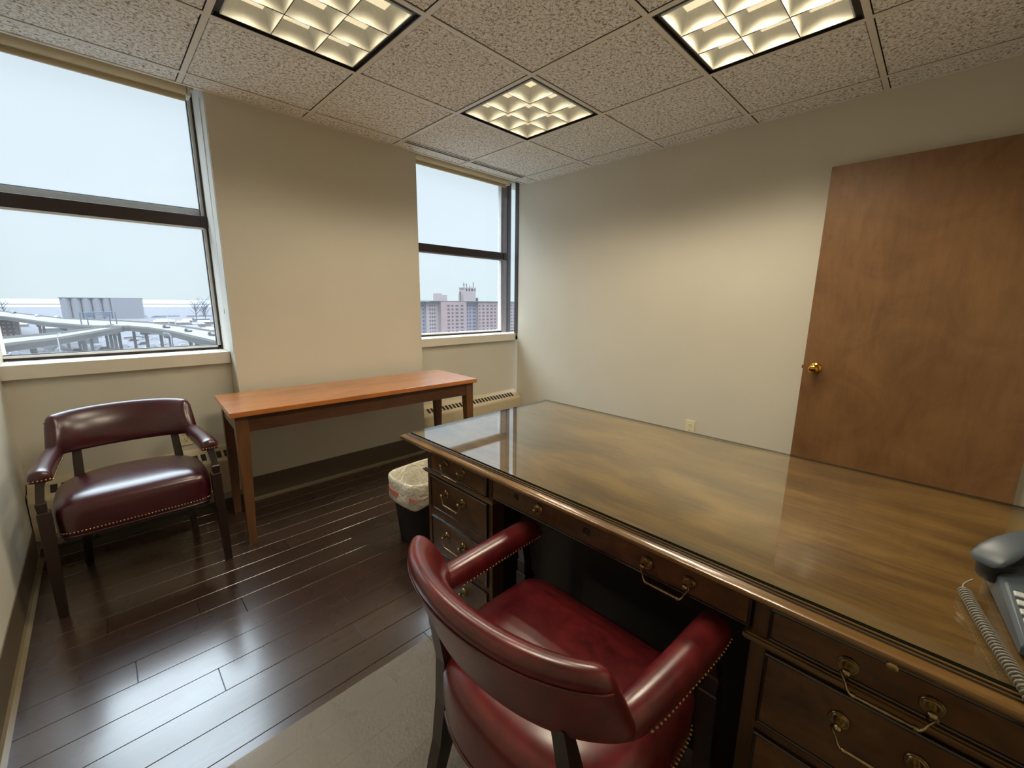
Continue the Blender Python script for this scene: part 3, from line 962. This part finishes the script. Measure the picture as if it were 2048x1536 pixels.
# ------------------------------------------------------------------ waste bin
bn = thing('waste_bin', 'black plastic waste bin with a white liner, standing behind the desk corner', 'waste bin', (.705, -.955, 0), R(8))
def binring(k, z, rx=.168, ry=.142, n=48): 
    return [(superpt(2 * math.pi * i / n, rx * k, ry * k, 3.2)[0], superpt(2 * math.pi * i / n, rx * k, ry * k, 3.2)[1], z) for i in range(n)]
b = MB(); b.loft([binring(.78, .001), binring(.80, .012), binring(.985, .335), binring(1.0, .34), binring(1.0, .346), binring(.975, .346), binring(.78, .02)], caps=(True, True))
b.obj('body', M['bin'], bn, smooth=50)
ln = MB()
rl = random.Random(5)
N = 72
wob = [rl.uniform(-1, 1) for _ in range(N)]
def wb_(i, f, ph): return math.sin(i * 2 * math.pi / N * f + ph)
rings = []
spec = [(.60, .12, .004), (.74, .20, .010), (.86, .29, .010), (.955, .355, .004), (1.0, .372, .003), (1.035, .374, .003), (1.075, .364, .004), (1.09, .345, .006), (1.075, .315, .008), (1.088, .285, .010), (1.075, .262, .012), (1.06, .246, .010)]
for q_, (k, z, am) in enumerate(spec):
    ring = []
    for i, (x, y_, _) in enumerate(binring(1.0, z, n=N)):
        a_ = am * (wb_(i, 5, q_ * .5) * .5 + wb_(i, 11, q_ * .9 + 1) * .35 + wob[i] * .3) / .15
        zz = z + am * 1.3 * wb_(i, 3, .7) + (.010 * wb_(i, 4, 2.0) if q_ >= 9 else 0)
        ring.append((x * (k + a_ * .6), y_ * (k + a_ * .6), zz))
    rings.append(ring)
ln.loft(rings, caps=(False, False))
lo = ln.obj('liner', M['liner'], bn, sub=1)
lo.modifiers.new('thick', 'SOLIDIFY').thickness = .0015
lo['label'] = 'crumpled white liner folded over the rim'
b = MB()
r1, r2 = [], []
for i, (x, y_, _) in enumerate(binring(1.095, 0, n=N)):
    zc = .300 + .012 * wb_(i, 3, .2) + .006 * wb_(i, 7, 1)
    k_ = 1 + .02 * wb_(i, 9, 0)
    hh = max(.0015, .008 + .010 * wb_(i, 4, 1.2))
    r1.append((x * k_, y_ * k_, zc - hh)); r2.append((x * k_ * .995, y_ * k_ * .995, zc + hh))
r3 = [(x * .985, y_ * .985, z) for x, y_, z in r2]; r4 = [(x * .985, y_ * .985, z) for x, y_, z in r1]
b.loft([r1, r2, r3, r4], wrap=True, caps=(False, False))
b.obj('drawstring', M['red_strip'], lo, smooth=60)

# ------------------------------------------------------------------ telephone
ph = thing('desk_phone', 'grey office telephone at the right end of the glass-topped desk', 'telephone', (.575, -2.945, .7632), R(6))
# local: +x to the back of the phone, -y to its right
b = MB()
b.loft([[(-.115, 0, z0), (.125, 0, z0), (.125, -.155, z0), (-.115, -.155, z0)] if q_ == 0 else [(-.115 + i_, -i_, z1), (.125 - i_, -i_, z2), (.125 - i_, -.155 + i_, z2), (-.115 + i_, -.155 + i_, z1)] for q_, (z0, z1, z2, i_) in enumerate(((.002, 0, 0, 0), (0, .014, .050, 0), (0, .020, .057, .004), (0, .022, .059, .010)))])
body = b.obj('phone_base', M['phone'], ph)
def topz(x): return .022 + (.059 - .022) * (x + .105) / (.22)
b = MB()
n_k = 0
for r_ in range(5):
    for c_ in range(4):
        kx, ky = .000 - r_ * .0215, -.017 - c_ * .0215
        z_ = topz(kx)
        k_ = MB(); k_.box(-.0065, .0065, -.0075, .0075, 0, .0045, bevel=.0018)
        ko = k_.obj('key', M['phone_key'], body); ko.location = (kx, ky, z_ - .0005); ko.rotation_euler = (0, -R(9.5), 0)
b = MB()
b.box(.030, .112, -.148, -.070, .050, .0535, bevel=.002, rot=Matrix.Rotation(0, 4, 'Z')); b.obj('display', M['phone_black'], body)
# handset
hs = thing('handset', '', '', (0, 0, 0)); 
for k_ in ('label', 'category'): del hs[k_]
hs.parent = ph; hs.location = (.066, .008, -.004); hs.rotation_euler = (0, 0, R(-42))
def hring(x, y_hw, z0, z1):
    zc, zh = (z0 + z1) / 2, (z1 - z0) / 2
    return [(x, y_hw * math.copysign(abs(math.cos(a)) ** .6, math.cos(a)), zc + zh * math.copysign(abs(math.sin(a)) ** .6, math.sin(a))) for a in [2 * math.pi * k_ / 16 for k_ in range(16)]]
b = MB()
xsq = [(-.018, .016, .060, .065), (-.012, .024, .063, .074), (.006, .026, .071, .086), (.030, .025, .082, .097), (.065, .022, .092, .106), (.10, .021, .096, .110), (.135, .022, .092, .106), (.170, .025, .082, .097), (.194, .026, .071, .086), (.212, .024, .063, .074), (.218, .016, .060, .065)]
b.loft([hring(*q_) for q_ in xsq]); hsg = b.obj('handset_shell', M['phone'], hs, smooth=70)
b = MB()
for x_ in (.010, .190):
    b.lathe([(.019, .026), (.0235, .032), (.0250, .046), (.0245, .068)], 20, at=(x_ + (.004 if x_ < .1 else -.004), 0, 0))
b.loft([[(x, -.0185, z - .016), (x, .0185, z - .016), (x, .0215, z + .010), (x, -.0215, z + .010)] for x, z in ((.006, .060), (.012, .068), (.03, .077), (.065, .087), (.10, .091), (.135, .087), (.17, .077), (.188, .068), (.194, .060))])
b.obj('grip_underside', M['phone_black'], hs, smooth=50)
# coiled cord from the handset end over the front edge of the desk
b = MB()
ctrl = [Vector(p) for p in [(.612, -2.912, .790), (.606, -2.902, .778), (.595, -2.902, .7735), (.56, -2.908, .7735), (.50, -2.920, .7735), (.43, -2.936, .7735), (.375, -2.950, .7740), (.345, -2.960, .768), (.327, -2.970, .745), (.322, -2.982, .70), (.32, -2.998, .62), (.32, -3.02, .50)]]
def spl(t_):
    n_ = len(ctrl) - 1
    f_ = t_ * n_; i_ = min(int(f_), n_ - 1); u_ = f_ - i_
    p0, p1, p2, p3 = ctrl[max(i_ - 1, 0)], ctrl[i_], ctrl[i_ + 1], ctrl[min(i_ + 2, n_)]
    return .5 * ((2 * p1) + (-p0 + p2) * u_ + (2 * p0 - 5 * p1 + 4 * p2 - p3) * u_ * u_ + (-p0 + 3 * p1 - 3 * p2 + p3) * u_ ** 3)
S = [spl(i / 300) for i in range(301)]
cum = [0]
for a_, b_ in zip(S, S[1:]): cum.append(cum[-1] + (b_ - a_).length)
pts = []
steps = 1500
lead = .03
for i in range(steps + 1):
    s_ = cum[-1] * i / steps
    k_ = next((j for j in range(1, 301) if cum[j] >= s_), 300)
    f_ = (s_ - cum[k_ - 1]) / max(1e-9, cum[k_] - cum[k_ - 1])
    p_ = S[k_ - 1].lerp(S[k_], f_); d_ = (S[k_] - S[k_ - 1]).normalized()
    u_ = d_.cross(Vector((0, 1, .3))).normalized(); v_ = u_.cross(d_)
    rr_ = .0076 * min(1, max(0, (s_ - lead) / .006))
    if s_ < lead and i % 12: continue
    ang = 2 * math.pi * s_ / .0070
    pts.append(p_ + (u_ * math.cos(ang) + v_ * math.sin(ang)) * rr_)
inv = Matrix.Translation((.575, -2.945, .7632)) @ Matrix.Rotation(R(6), 4, 'Z')
inv = inv.inverted()
b.tube([inv @ p_ for p_ in pts], .0016, 6)
b.obj('coiled_cord', M['phone_cord'], ph, smooth=180)

# ------------------------------------------------------------------ the city outside, about thirteen floors below
G = -38.0
def flat(name, poly, z, th, mat, kind='structure'):
    b = MB(); b.prism(poly, z - th, z); return b.obj(name, mat, kind=kind)
flat('ground', [(-2500, 40), (3500, 40), (3500, 2600), (-2500, 2600)], G, 1, M['ground'])
flat('lake', [(-9000, 2600), (12000, 2600), (12000, 14000), (-9000, 14000)], G - .2, 1, M['lake'])
b = MB(); b.box(-1500, 2500, 3450, 3462, G - .2, G + 3.5); tag(b.obj('breakwater', M['win_dark']), 'thin dark breakwater line on the lake horizon', 'breakwater')
# silos
si = thing('grain_elevator', 'long grey concrete grain elevator on the waterfront', 'grain elevator', (15, 1130, G), R(-6))
for x_, y2_, w2_ in ((-30, 700, 30), (8, 690, 22), (58, 560, 20), (66, 480, 16), (-8, 520, 12), (44, 610, 18)):
    sh = thing('warehouse', 'low grey warehouse with a pale roof on the ground below the highway', 'building', (x_, y2_, G), R(5), 'warehouses under the highway')
    b = MB(); b.box(-w2_ / 2, w2_ / 2, -6, 6, 0, 5); b.obj('wall', M['roof_grey'], sh)
    b = MB(); b.box(-w2_ / 2 - .5, w2_ / 2 + .5, -6.5, 6.5, 5, 5.6); b.obj('roof', M['roof_white'], sh)
for k in range(5):
    b = MB(); b.lathe([(6.9, 0), (6.9, 38.2)], 24, at=(-52 + k * 14.0, -6, 0)); b.obj('silo', M['silo'], si, smooth=40)
b = MB(); b.box(-58, 14, 2, 16, 0, 38.4); b.box(10, 55, -14, 16, 0, 38.5); b.obj('silo_block', M['silo'], si)
b = MB(); b.box(-59, 56, -13, 16, 38.2, 39.4); b.obj('roof', M['roof_grey'], si)
# apartment block
ap = thing('apartment_building', 'wide pink brick apartment slab with rows of small windows and rooftop tower', 'building', (0, 297, G))
def apx(u): return 192.2 + (u - 845) * (299.7 - 192.2) / (1030 - 845)
def band(u0, u1, yoff, top, mat, name='facade'):
    b = MB(); b.box(apx(u0), apx(u1), yoff, yoff + 16, 0, top); b.obj(name, mat, ap)
band(835, 852, 3, 38.7, M['brick_blue']); band(852, 873.5, 1.5, 38.7, M['brick_pale']); band(873.5, 920.5, -2, 38.9, M['brick'])
band(920.5, 946, 2, 39, M['brick_blue']); band(946, 988.5, -1, 39.0, M['brick']); band(988.5, 1004, 2, 39, M['brick_blue']); band(1004, 1060, 0, 39.0, M['brick'])
b = MB(); b.box(apx(835), apx(1060), -2.2, 18, 38.9, 39.4); b.obj('roof', M['roof_grey'], ap)
cols = [(848.6, 1.3, 3), (858.5, 1.0, 1.5), (862.5, 1.0, 1.5), (866.4, 1.0, 1.5), (887, 1.9, -2), (894.2, 1.5, -2), (902.5, 2.4, -2), (912, 2.4, -2), (924.3, .9, 2), (928.4, 1.0, 2), (933.3, 1.3, 2), (941.5, 2.4, 2), (948.8, 1.2, -1), (956.6, 2.2, -1), (965.5, 1.9, -1), (974, 2.1, -1), (981.8, 1.5, -1), (992, 1.1, 2), (997, 1.1, 2), (1021, 1.5, 0), (1026.5, 1.2, 0)]
wm = MB(); wm.box(-1, 1, -.15, .1, -.75, .75); wme = wm.obj('window', M['win_dark'], ap)
wmesh = wme.data
bpy.data.objects.remove(wme)
rest = MB(); cnt = 0
for r_ in range(9):
    for (u, wd, yo) in cols:
        z = 35.3 - r_ * 3.14
        if cnt < 96:
            o = bpy.data.objects.new('window', wmesh); C.objects.link(o); o.parent = ap; o.location = (apx(u), yo, z); o.scale = (wd * .62, 1, 1); cnt += 1
        else:
            rest.box(apx(u) - wd * .62, apx(u) + wd * .62, yo - .15, yo + .1, z - .75, z + .75)
rest.obj('window', M['win_dark'], ap, kind='stuff')
b = MB(); b.box(apx(874.5), apx(883), 4, 10, 39.4, 45.6); b.box(apx(883), apx(892.5), 4, 10, 39.4, 44.4); b.obj('penthouse', M['brick_pale'], ap)
b = MB(); b.box(apx(924), apx(948), 4, 12, 39.4, 45.5); b.box(apx(925), apx(948), 4, 12, 45.5, 48.2)
for u in (927, 932.5, 938, 944, 948): b.box(apx(u) - .6, apx(u) + .6, 4, 12, 48.2, 50.6)
b.box(apx(925), apx(949), 4, 12, 50.6, 51.6); b.obj('roof_tower', M['brick_pale'], ap)
b = MB()
for u, h_ in ((930, 56), (935.5, 55), (949, 56.5), (942, 53.5)): b.box(apx(u) - .25, apx(u) + .25, 8, 8.5, 51.4, h_)
b.box(apx(928), apx(933), 8, 8.4, 53.6, 54); b.box(apx(919.5), apx(921.5), 6, 7, 39.4, 47.5); b.box(apx(953), apx(956), 6, 8, 39.4, 42.5)
b.obj('antenna', M['frame_dark'], ap)

# elevated highway decks
hw_root = thing('highway', 'pale elevated highway with a ramp curving down to the left', 'road', (0, 0, 0))
def deck(name, label, left, right, z, th=2.2):
    t = hw_root
    n = len(left)
    def surf(l0, r0, z1, z0, nm, mat):
        b = MB()
        rings = [[(l0[i][0], l0[i][1], z0), (l0[i][0], l0[i][1], z1), (r0[i][0], r0[i][1], z1), (r0[i][0], r0[i][1], z0)] for i in range(n)]
        b.loft(rings); b.obj(nm, mat, t)
    surf(left, right, z, z - th, 'road_deck', M['asphalt'])
    for side in (left, right):
        l2 = side
        b = MB()
        rings = []
        for i in range(n):
            p = Vector(l2[i]).to_2d(); o_ = Vector((right if side is left else left)[i]).to_2d()
            d_ = (o_ - p).normalized() * .5
            rings.append([(p.x, p.y, z - th - .2), (p.x, p.y, z + 1.0), (p.x + d_.x, p.y + d_.y, z + 1.0), (p.x + d_.x, p.y + d_.y, z - th - .2)])
        b.loft(rings); b.obj('parapet', M['concrete'], t)
    for i in range(n - 1):
        for f_ in ((.5,) if (Vector(left[i + 1]) - Vector(left[i])).length < 70 else (.25, .75)):
            a_ = Vector(left[i]).lerp(Vector(left[i + 1]), f_); c_ = Vector(right[i]).lerp(Vector(right[i + 1]), f_)
            b = MB()
            for g_ in (.2, .8):
                p = a_.lerp(c_, g_)
                b.box(p.x - .8, p.x + .8, p.y - .8, p.y + .8, G, z - th - 1.6)
            q0, q1 = a_.lerp(c_, .05), a_.lerp(c_, .95)
            d_ = (q1 - q0).normalized(); nn = Vector((-d_.y, d_.x)) * .9
            b.prism([tuple(q0 + nn), tuple(q0 - nn), tuple(q1 - nn), tuple(q1 + nn)], z - th - 1.8, z - th)
            b.obj('pier', M['concrete'], t)
Z_ = -16.0
main_near = [(-120, 760), (-55, 558), (-23, 415), (-2, 351), (13, 340), (21, 312), (27, 268), (32, 201), (35, 140)]
main_far = [(-150, 980), (-84, 800), (-19, 499), (14, 425), (26, 390), (36, 330), (43, 268), (50, 205), (54, 140)]
deck('highway', 'pale elevated highway running across behind the ramp', [Vector(p) for p in main_far], [Vector(p) for p in main_near], Z_)
r_far = [(-75, 205), (-31, 275), (-14, 299), (.7, 345), (7, 375)]
r_near = [(-72, 165), (-27, 232), (-12.5, 261), (.2, 305), (12.6, 352)]
deck('highway_ramp', 'pale elevated ramp curving down to the left below the highway', [Vector(p) for p in r_far], [Vector(p) for p in r_near], Z_ - .3)
# sign gantry across the highway
gy = thing('sign_gantry', 'blue steel sign gantry over the highway in front of the silos', 'sign gantry', (0, 0, Z_))
def steel(pts, r_, nm, p): b = MB(); b.tube(pts, r_, 6); return b.obj(nm, M['steel_blue'], p)
g0, g1 = Vector((-6, 377, 0)), Vector((7.5, 386, 0))
for g_ in (g0, g1):
    steel([g_ + Vector((-1.5, 0, 0)), g_ + Vector((-1.5, 0, 8))], .35, 'post', gy); steel([g_ + Vector((1.5, 0, 0)), g_ + Vector((1.5, 0, 8))], .35, 'post', gy)
steel([g0 + Vector((0, 0, 8)), g1 + Vector((0, 0, 8))], .35, 'crossbeam', gy); steel([g0 + Vector((0, 0, 6.6)), g1 + Vector((0, 0, 6.6))], .25, 'crossbeam', gy)
b = MB(); b.box(-4, -1.5, 378, 378.5, 4.8, 8.2); b.box(3, 5.5, 382, 382.5, 4.8, 8.2); b.obj('sign_panel', M['steel_blue'], gy)
# vehicles
def vehicle(label, x, y_, z, ang, mat, L_=4.6, H_=1.5, name='car', cat='car'):
    t = thing(name, label, cat, (x, y_, z), R(ang), 'cars on and below the highway')
    b = MB()
    h_ = L_ / 2
    poly = [(-h_, .35), (-h_, .8), (-h_ * .8, .9), (-h_ * .45, H_), (h_ * .3, H_), (h_ * .62, .95), (h_ * .96, .8), (h_, .35)]
    b.loft([[(px, yy, pz) for px, pz in poly] for yy in (-.9, .9)]); b.obj('body', mat, t)
    b = MB()
    for wx in (-h_ * .6, h_ * .6):
        b.lathe([(.33, -.92), (.33, .92)], 12, at=(wx, 0, .33), axis='y')
    b.obj('wheel', M['car_d'], t)
cars = [('dark car on the highway, leftmost under the silo view', -62, 690, 'd', 62), ('white van on the highway left of the silos', -38, 575, 'w', 60), ('small white car on the highway nearest the silos', -24, 530, 'w', 60), ('dark car on the highway right of the ramp junction', 28.5, 318, 'd', -70), ('dark car in the middle of three on the right carriageway', 33.5, 276, 'd', -75), ('dark car nearest the window frame on the right carriageway', 38, 240, 'd', -78)]
for lb, x, y_, c_, an in cars: vehicle(lb, x, y_, Z_ + .05, an, M['car_' + c_], 5.2, 1.7)
for k in range(3):
    pass
# parked cars and low buildings on the ground
rnd = random.Random(11)
lots = []
while len(lots) < 46:
    y_ = rnd.uniform(420, 640); x = y_ * rnd.uniform(-.115, .165)
    if all(math.hypot(x - a_, y_ - b_) > 9 for a_, b_ in lots + [(25, 550)]) and abs(x - 25) + abs(y_ - 550) > 18 and all(abs(x - a_) > 16 or abs(y_ - b_) > 13 for a_, b_ in ((58, 560), (66, 480), (-8, 520), (44, 610), (74, 590), (100, 610), (-66, 640), (62, 640))): lots.append((x, y_))
for i, (x, y_) in enumerate(lots):
    vehicle('parked car on the ground below the elevated roads', x, y_, G, rnd.uniform(-30, 30), M['car_w'] if i % 4 else M['car_d'], 7.5, 2.4)
def house(x, y_, wd, dp, h_, roof, label, wall='concrete'):
    t = thing('low_building', label, 'building', (x, y_, G), R(rnd.uniform(-12, 12)), 'low buildings beyond the highway')
    b = MB(); b.box(-wd / 2, wd / 2, -dp / 2, dp / 2, 0, h_); b.obj('wall', M[wall], t)
    b = MB(); b.loft([[(-wd / 2 - .5, -dp / 2 - .5, h_), (wd / 2 + .5, -dp / 2 - .5, h_), (wd / 2 + .5, dp / 2 + .5, h_), (-wd / 2 - .5, dp / 2 + .5, h_)], [(-wd / 2, -.4, h_ + 2.4), (wd / 2, -.4, h_ + 2.4), (wd / 2, .4, h_ + 2.4), (-wd / 2, .4, h_ + 2.4)]]); b.obj('roof', M[roof], t)
far = [(78, 900), (105, 860), (130, 905), (92, 800), (112, 760), (136, 800), (150, 860), (72, 820), (96, 700), (122, 682), (60, 720), (80, 660), (100, 610), (118, 640), (140, 700), (74, 590), (160, 760), (62, 640)]
for i, (x, y_) in enumerate(far):
    house(x, y_, rnd.uniform(12, 26), rnd.uniform(10, 16), rnd.uniform(3, 6), 'roof_red' if i in (10, 15) else ('roof_white' if i % 3 != 2 else 'roof_grey'), 'low pale roofed building beyond the highway to the right of the silos')
for i, (x, y_) in enumerate([(-100, 900), (-130, 960), (-80, 860), (-70, 960), (-160, 1010), (-190, 1100)]):
    house(x, y_, rnd.uniform(14, 30), 12, rnd.uniform(3, 6), 'roof_white', 'low snowy roofed shed beyond the highway to the left of the silos')
bk = thing('brick_building', 'small red brick building with windows at the far left under the highway', 'building', (-66, 640, G))
b = MB(); b.box(-16, 10, -6, 6, 0, 17); b.obj('facade', M['roof_red'], bk)
b = MB()
for r_ in range(4):
    for k in range(7): b.box(-14.5 + k * 3.5, -12.6 + k * 3.5, -6.2, -5.9, 2 + r_ * 3.8, 3.8 + r_ * 3.8)
b.obj('window', M['roof_white'], bk)
# boat-like white shelter and light poles below
def pole(label, x, y_, h_, arm):
    t = thing('light_pole', label, 'light pole', (x, y_, G), 0)
    b = MB(); b.tube([(0, 0, 0), (0, 0, h_ * .95), (arm * .3, 0, h_), (arm, 0, h_ + .3)], [.26, .2, .15, .12], 8); b.obj('pole', M['roof_white'], t, smooth=60)
    b = MB(); b.box(arm - .5, arm + .5, -.3, .3, h_ + .1, h_ + .4); b.obj('lamp_head', M['roof_white'], t)
pole('tall white light pole in front of the curving ramp', -12.8, 250, 24.5, .8)
pole('white light pole with a curved arm, right of the ramp', 23.6, 252, 23.0, -2.2)
pole('thin light pole standing behind the highway at the right', 35, 372, 32, 1.5)
bt = thing('boat', 'white boat parked on the ground under the highway', 'boat', (25, 550, G), R(4))
b = MB(); b.loft([[(x, -wd, 2.6), (x, -wd * .5, .6), (x, wd * .5, .6), (x, wd, 2.6)] for x, wd in ((-9, 2.2), (-4, 2.6), (3, 2.4), (8, 1.2), (10.5, .2))]); b.obj('hull', M['car_w'], bt)
b = MB(); b.box(-2, 3, -1.4, 1.4, 2.6, 4.8); b.box(-.5, 2, -1, 1, 4.8, 6); b.obj('cabin', M['car_w'], bt)
# bare trees
def tree(label, x, y_, h_, sd):
    t = thing('bare_tree', label, 'tree', (x, y_, G), 0, 'bare winter trees')
    r_ = random.Random(sd)
    b = MB(); b.tube([(0, 0, 0), (.3, 0, h_ * .45), (0, 0, h_ * .95)], [.7, .5, .12], 6); tk = b.obj('trunk', M['tree'], t)
    b = MB()
    for k in range(34):
        z0 = h_ * r_.uniform(.25, .85); a_ = r_.uniform(0, 6.28); l_ = h_ * r_.uniform(.15, .36)
        p0 = Vector((0, 0, z0)); p1 = p0 + Vector((math.cos(a_) * l_ * .6, math.sin(a_) * l_ * .6, l_ * .7)); p2 = p1 + Vector((math.cos(a_ + .5) * l_ * .3, math.sin(a_ + .5) * l_ * .3, l_ * .35))
        b.tube([p0, p1, p2], [.28, .2, .08], 4)
    b.obj('branches', M['tree'], t)
for i, (x, y_, h_) in enumerate([(112, 820, 36), (126, 835, 40), (143, 960, 34), (162, 960, 32), (181, 1010, 33), (176, 905, 36), (205, 960, 40), (-105, 1050, 34), (-140, 1080, 30), (-172, 1150, 30)]):
    tree('bare leafless tree standing by the shore ' + ('right' if x > 0 else 'left') + ' of the silos', x, y_, h_, i)
for i in range(16):
    x = -290 + i * 30 if i < 8 else 66 + (i - 8) * 27.5
    b = MB()
    rr_ = random.Random(i + 50)
    pts_ = [(math.cos(a) * 13 * rr_.uniform(.7, 1.2), math.sin(a) * 8 * rr_.uniform(.7, 1.2)) for a in [2 * math.pi * k / 9 for k in range(9)]]
    b.loft([[(px, py, 0) for px, py in pts_], [(px * .8, py * .8, 3.5 * rr_.uniform(.7, 1.2)) for px, py in pts_], [(px * .3, py * .3, 5) for px, py in pts_]])
    o = b.obj('shrub_mass', M['tree']); o.location = (x, 1150 + rr_.uniform(-30, 60), G)
    tag(o, 'low grey winter scrub along the shore ' + ('right' if x > 0 else 'left') + ' of the silos', 'shrub', 'winter scrub by the lake')
